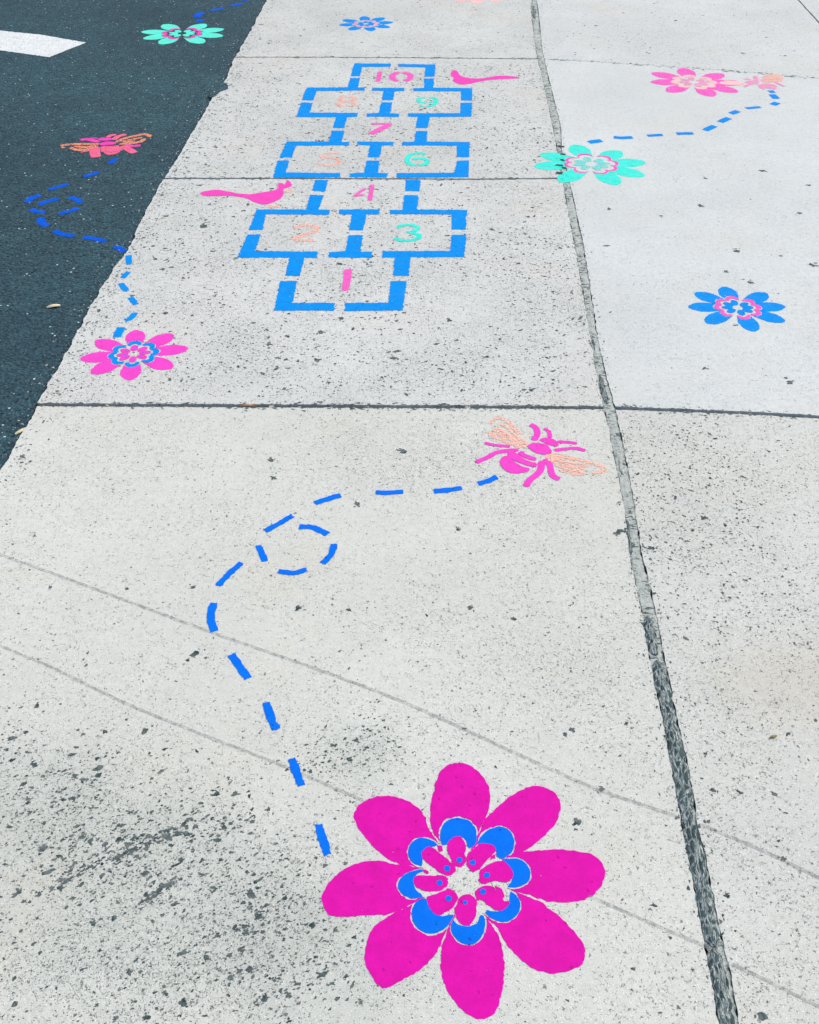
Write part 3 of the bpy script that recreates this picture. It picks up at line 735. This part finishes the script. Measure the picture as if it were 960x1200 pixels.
num = [
 ('pink3', [smooth(za([(487,340),(500,335),(514,337),(510,368),(502,400),(481,399),(487,368)]), True, 3)], 'pink number 1'),
 ('peach', digit(za, [(322,245),(398,245),(410,198),(337,198)], [[(.0,.80),(.2,.97),(.6,1),(.96,.85),(.9,.62),(.5,.38),(.03,.06)],[(.18,.0),(.6,.02),(1,.0)]]), 'peach number 2'),
 ('teal', digit(za, [(648,245),(722,245),(724,197),(654,197)], [[(.03,.83),(.3,1),(.75,.97),(.95,.76),(.7,.56),(.45,.54)],[(.60,.49),(.98,.36),(.95,.12),(.6,0),(.2,.02),(0,.17)]]), 'turquoise number 3'),
 ('pink3', [zb([(368,322),(412,290),(440,279),(432,292),(398,312),(428,311),(425,320)]), zb([(455,266),(476,266),(464,342),(442,340)])], 'pink number 4'),
 ('peach', digit(zb, [(208,175),(305,175),(316,118),(220,118)], [[(.22,1),(.98,1)],[(.18,.90),(.10,.62)],[(.14,.55),(.55,.62),(.95,.48),(.98,.2),(.6,0),(.32,.0)],[(.0,.16),(.18,.03)]]), 'peach number 5'),
 ('teal', digit(zb, [(628,176),(722,176),(724,118),(632,118)], [[(.90,.90),(.55,1),(.12,.82),(0,.42),(.12,.12),(.42,0)],[(.58,.0),(.95,.12),(.98,.42),(.62,.58),(.28,.47)]], .027), 'turquoise number 6'),
 ('pink3', [S_(zc,[(220,341),(318,342)],.022), S_(zc,[(306,346),(262,366),(218,389)],.034)], 'pink number 7'),
 ('peach', digit(zc, [(68,258),(140,258),(146,213),(76,213)], [[(.42,.54),(.08,.64),(.08,.88),(.42,1)],[(.58,1),(.92,.88),(.92,.64),(.58,.54)],[(.42,.47),(0,.36),(.02,.08),(.42,0)],[(.58,0),(.98,.08),(1,.36),(.58,.47)]], .026), 'peach number 8'),
 ('teal', digit(zc, [(440,260),(520,260),(524,217),(444,217)], [[(.42,.44),(.04,.52),(.03,.86),(.42,1)],[(.58,1),(.96,.86),(1,.42),(.82,.12),(.5,0)],[(.80,.50),(.58,.44)],[(.08,.12),(.34,.0)]], .026), 'turquoise number 9'),
 ('pink3', [zc([(250,98),(272,97),(264,142),(242,143)]), S_(zc,[(350,99),(322,112),(322,130),(345,141)],.030), S_(zc,[(370,99),(402,110),(402,128),(378,141)],.030)], 'pink number 10')]
for m, polys, lab in num: paint('number', polys, M[m], hop, 1, 0, .0016, label=lab)

# ------------------------------------------------------------------ birds
def bird(body, beak, f, label, feet=None):
    P = f(body); c = (sum(p[0] for p in P)/len(P), sum(p[1] for p in P)/len(P))
    r = root('painted_bird', c, label, 'painted bird', 'birds painted beside the hopscotch')
    paint('body', [smooth(P, True, 2)], M['pink_bird'], r, 1, 0, .0015)
    paint('beak', [f(beak)], M['peach'], r, 1, 0, .0012)
    if feet: paint('feet', [stroke(f(feet), .02)], M['peach'], r, 1, 0, .001)
bird([(38,98),(60,90),(100,87),(150,97),(195,101),(230,95),(262,90),(284,82),(282,67),(297,66),(302,70),(314,57),(326,70),(318,79),(300,84),(300,100),(290,115),(262,128),(235,133),(205,124),(185,114),(140,106),(100,106),(60,107)],
     [(303,90),(325,84),(326,92),(310,98)], za, 'pink long-tailed bird left of the number four, beak pointing right', [(250,137),(268,140),(286,137)])
bird([(594,102),(606,90),(622,92),(632,105),(645,118),(690,128),(750,127),(800,117),(850,115),(905,121),(913,128),(860,130),(800,133),(750,139),(700,149),(660,157),(625,152),(602,138),(610,126),(596,118)],
     [(583,110),(598,106),(598,120)], zc, 'pink long-tailed bird right of the number ten, beak pointing left')

# ------------------------------------------------------------------ bees
def bee(f, label, body, wings, legs, c, base=0.0):
    r = root('painted_bee', W(*c, base), label, 'painted bee', 'bees painted at the ends of the trails', base)
    for nm, kind, m, pts, w in body:
        P = f(pts, base); paint(nm, [smooth(P, True, 4) if kind == 'p' else stroke(P, w, .6)], M[m], r, 2, base, .0012)
    for m, strokes in wings:
        paint('wing', [stroke(f(p, base), w*.78, .5) for p, w in strokes], M[m], r, 1, base, .0016)
    for nm, m, pts, w in legs: paint(nm, [stroke(f(pts, base), w, .6)], M[m], r, 1.5, base, .001)
fa = zoomer(540,470,.20833)
def wing_lines(lines): return lines
bee(fa, 'pink bee with hatched peach wings on the nearest slab below the crosswise joint',
 [('thorax','p','pink2',[(378,258),(400,238),(440,236),(485,248),(514,282),(500,298),(455,301),(410,286)],0),
  ('head','p','pink2',[(443,218),(480,206),(520,214),(550,235),(542,257),(505,250),(470,236)],0),
  ('abdomen_stripe','s','pink2',[(333,285),(362,310),(425,329)],.016),
  ('abdomen_stripe','p','pink2',[(262,300),(285,288),(315,295),(350,323),(395,343),(428,352),(425,370),(390,368),(335,350),(290,328)],0),
  ('abdomen_stripe','p','pink2',[(220,337),(243,312),(275,316),(310,348),(350,370),(387,380),(370,400),(300,407),(250,390),(225,360)],0)],
 [('peach',[([(165,128),(182,104),(220,96),(258,112),(290,145),(338,188)],.016),([(172,172),(170,190),(205,206),(262,228),(332,256),(368,246)],.020),([(185,152),(235,170),(285,200),(362,222)],.016),([(195,180),(250,200),(320,228),(372,238)],.026),([(205,128),(250,142),(290,180),(330,205)],.012),([(180,160),(225,180),(270,210)],.014)]),
  ('peach',[([(478,316),(520,300),(570,308),(640,325),(710,342),(770,360),(806,378),(798,398),(740,404)],.018),([(500,330),(560,352),(640,372),(700,382)],.020),([(545,384),(600,400),(650,412),(700,408)],.016),([(560,332),(640,350),(725,368)],.014),([(530,355),(600,385),(690,396)],.014),([(485,322),(540,325),(600,345)],.026)])],
 [('leg','pink2',[(135,235),(190,248),(280,256)],.011),('leg','pink2',[(88,345),(150,318),(210,288),(325,275)],.015),('leg','pink2',[(390,132),(420,148),(432,182),(410,222)],.017),
  ('antenna','pink2',[(468,155),(496,172),(504,206)],.011),('antenna','pink2',[(545,230),(600,232),(655,239)],.012),('leg','pink2',[(528,277),(590,270),(650,266),(702,280)],.013),
  ('leg','pink2',[(455,338),(450,385),(430,412),(388,445),(365,482)],.018),('leg','pink2',[(468,328),(500,358),(512,410),(530,430),(558,438)],.017)], (632,525))
fb = zoomer(60,145,.13542)
bee(fb, 'rose and orange bee painted on the dark asphalt',
 [('head','p','rose2',[(405,136),(432,124),(500,123),(528,138),(490,147),(435,148)],0),
  ('thorax','p','rose2',[(424,172),(480,157),(548,160),(560,175),(520,184),(432,188)],0),
  ('abdomen_stripe','s','rose',[(425,207),(500,207),(590,199)],.030),
  ('abdomen_stripe','s','rose',[(436,228),(520,232),(612,216)],.036),
  ('abdomen_stripe','p','rose',[(452,246),(520,250),(604,236),(560,262),(492,270)],0)],
 [('peach_road',[([(85,192),(130,183),(200,178),(300,176),(425,178)],.026),([(92,200),(112,212)],.03),([(165,208),(220,226),(300,229),(345,214),(400,192)],.026),([(200,196),(300,203),(390,188)],.022),([(240,214),(320,212)],.02)]),
  ('peach_road',[([(560,162),(640,126),(720,108),(800,92),(852,104),(838,116)],.026),([(595,176),(700,170),(780,154),(806,130)],.026),([(615,158),(700,138),(790,120)],.022),([(640,164),(730,150)],.02)])],
 [('leg','rose2',[(255,145),(300,136),(360,146),(415,160)],.024),('leg','rose2',[(335,128),(402,126)],.018),('antenna','rose',[(490,120),(520,102),(562,97)],.020),('leg','rose',[(538,142),(580,112),(650,93)],.026),
  ('leg','rose',[(425,207),(378,235),(390,292)],.042),('leg','rose',[(258,248),(340,232)],.018),('leg','rose',[(622,192),(670,222),(722,254)],.034),('leg','rose2',[(642,184),(700,194),(776,187)],.022)], (124,170), ROAD_Z)
fcx = zoomer(760,70,.1875)
bee(fcx, 'faint peach and pink bee beside the light pink flower at upper right',
 [('thorax','p','pink_faint',[(600,140),(640,130),(690,130),(690,142),(640,150)],0),
  ('abdomen','p','pink_faint',[(690,156),(740,148),(798,160),(796,184),(740,180),(700,172)],0)],
 [('peach',[([(720,130),(745,110),(790,98),(812,118),(800,134)],.06),([(715,138),(770,132),(810,130)],.05),([(730,122),(790,116)],.06)]),
  ('peach_solid',[([(445,142),(500,150),(580,150)],.05),([(470,136),(540,140),(600,146)],.04)])],
 [('leg','pink_faint',[(600,118),(640,126)],.03),('leg','pink_faint',[(665,100),(678,128)],.022),('leg','pink_faint',[(600,170),(640,152),(690,150)],.02),('leg','pink_faint',[(720,186),(690,160)],.02),
  ('leg','pink_faint',[(790,140),(850,168)],.02),('leg','pink_faint',[(700,130),(745,120)],.02)], (885,97))

# ------------------------------------------------------------------ litter
def litter(name, px, z, size, ang, mat, label, cat, curl=.25):
    x, y = W(*px, z); V = []; Fc = []; n = 9; m = 4
    for i in range(n):
        t = i/(n-1)
        w = size[1]*math.sin(math.pi*min(max(t, .06), .94))**.5
        for j in range(m+1):
            s = j/m-.5
            V.append(((t-.5)*size[0], s*w, size[2]*(1-4*s*s) + curl*size[1]*math.sin(t*3.0)))
    for i in range(n-1):
        for j in range(m): a = i*(m+1)+j; Fc.append((a, a+m+1, a+m+2, a+1))
    k = len(V); V += [(v[0], v[1], v[2]-.0012) for v in V]
    Fc += [tuple(k+q for q in f[::-1]) for f in Fc]
    o = mesh_obj(name, V, Fc, mat); o.location = (x, y, z+.0024); o.rotation_euler.z = ang
    return tag(o, label, cat)
straw = plain('dry_straw', (.42, .36, .22), (.68, .60, .42), 120); leafm = plain('dry_leaf', (.16, .13, .05), (.34, .28, .10), 150)
twig_m = plain('orange_twig', (.42, .22, .11), (.60, .36, .2), 100)
litter('wood_chip', (63,360), ROAD_Z, (.042,.016,.003), .35, straw, 'pale wood chip lying on the asphalt', 'wood chip')
litter('dry_leaf', (26,506), ROAD_Z, (.040,.012,.003), .8, straw, 'yellowish dry leaf at the asphalt edge by the near slab', 'leaf')
litter('dry_leaf', (906,864), 0, (.014,.006,.002), .3, leafm, 'tiny brown dry leaf on the right hand near slab', 'leaf')
litter('twig', (292,476), -.004, (.046,.006,.003), .0, twig_m, 'short orange brown twig lying in the crosswise joint', 'twig', .05)
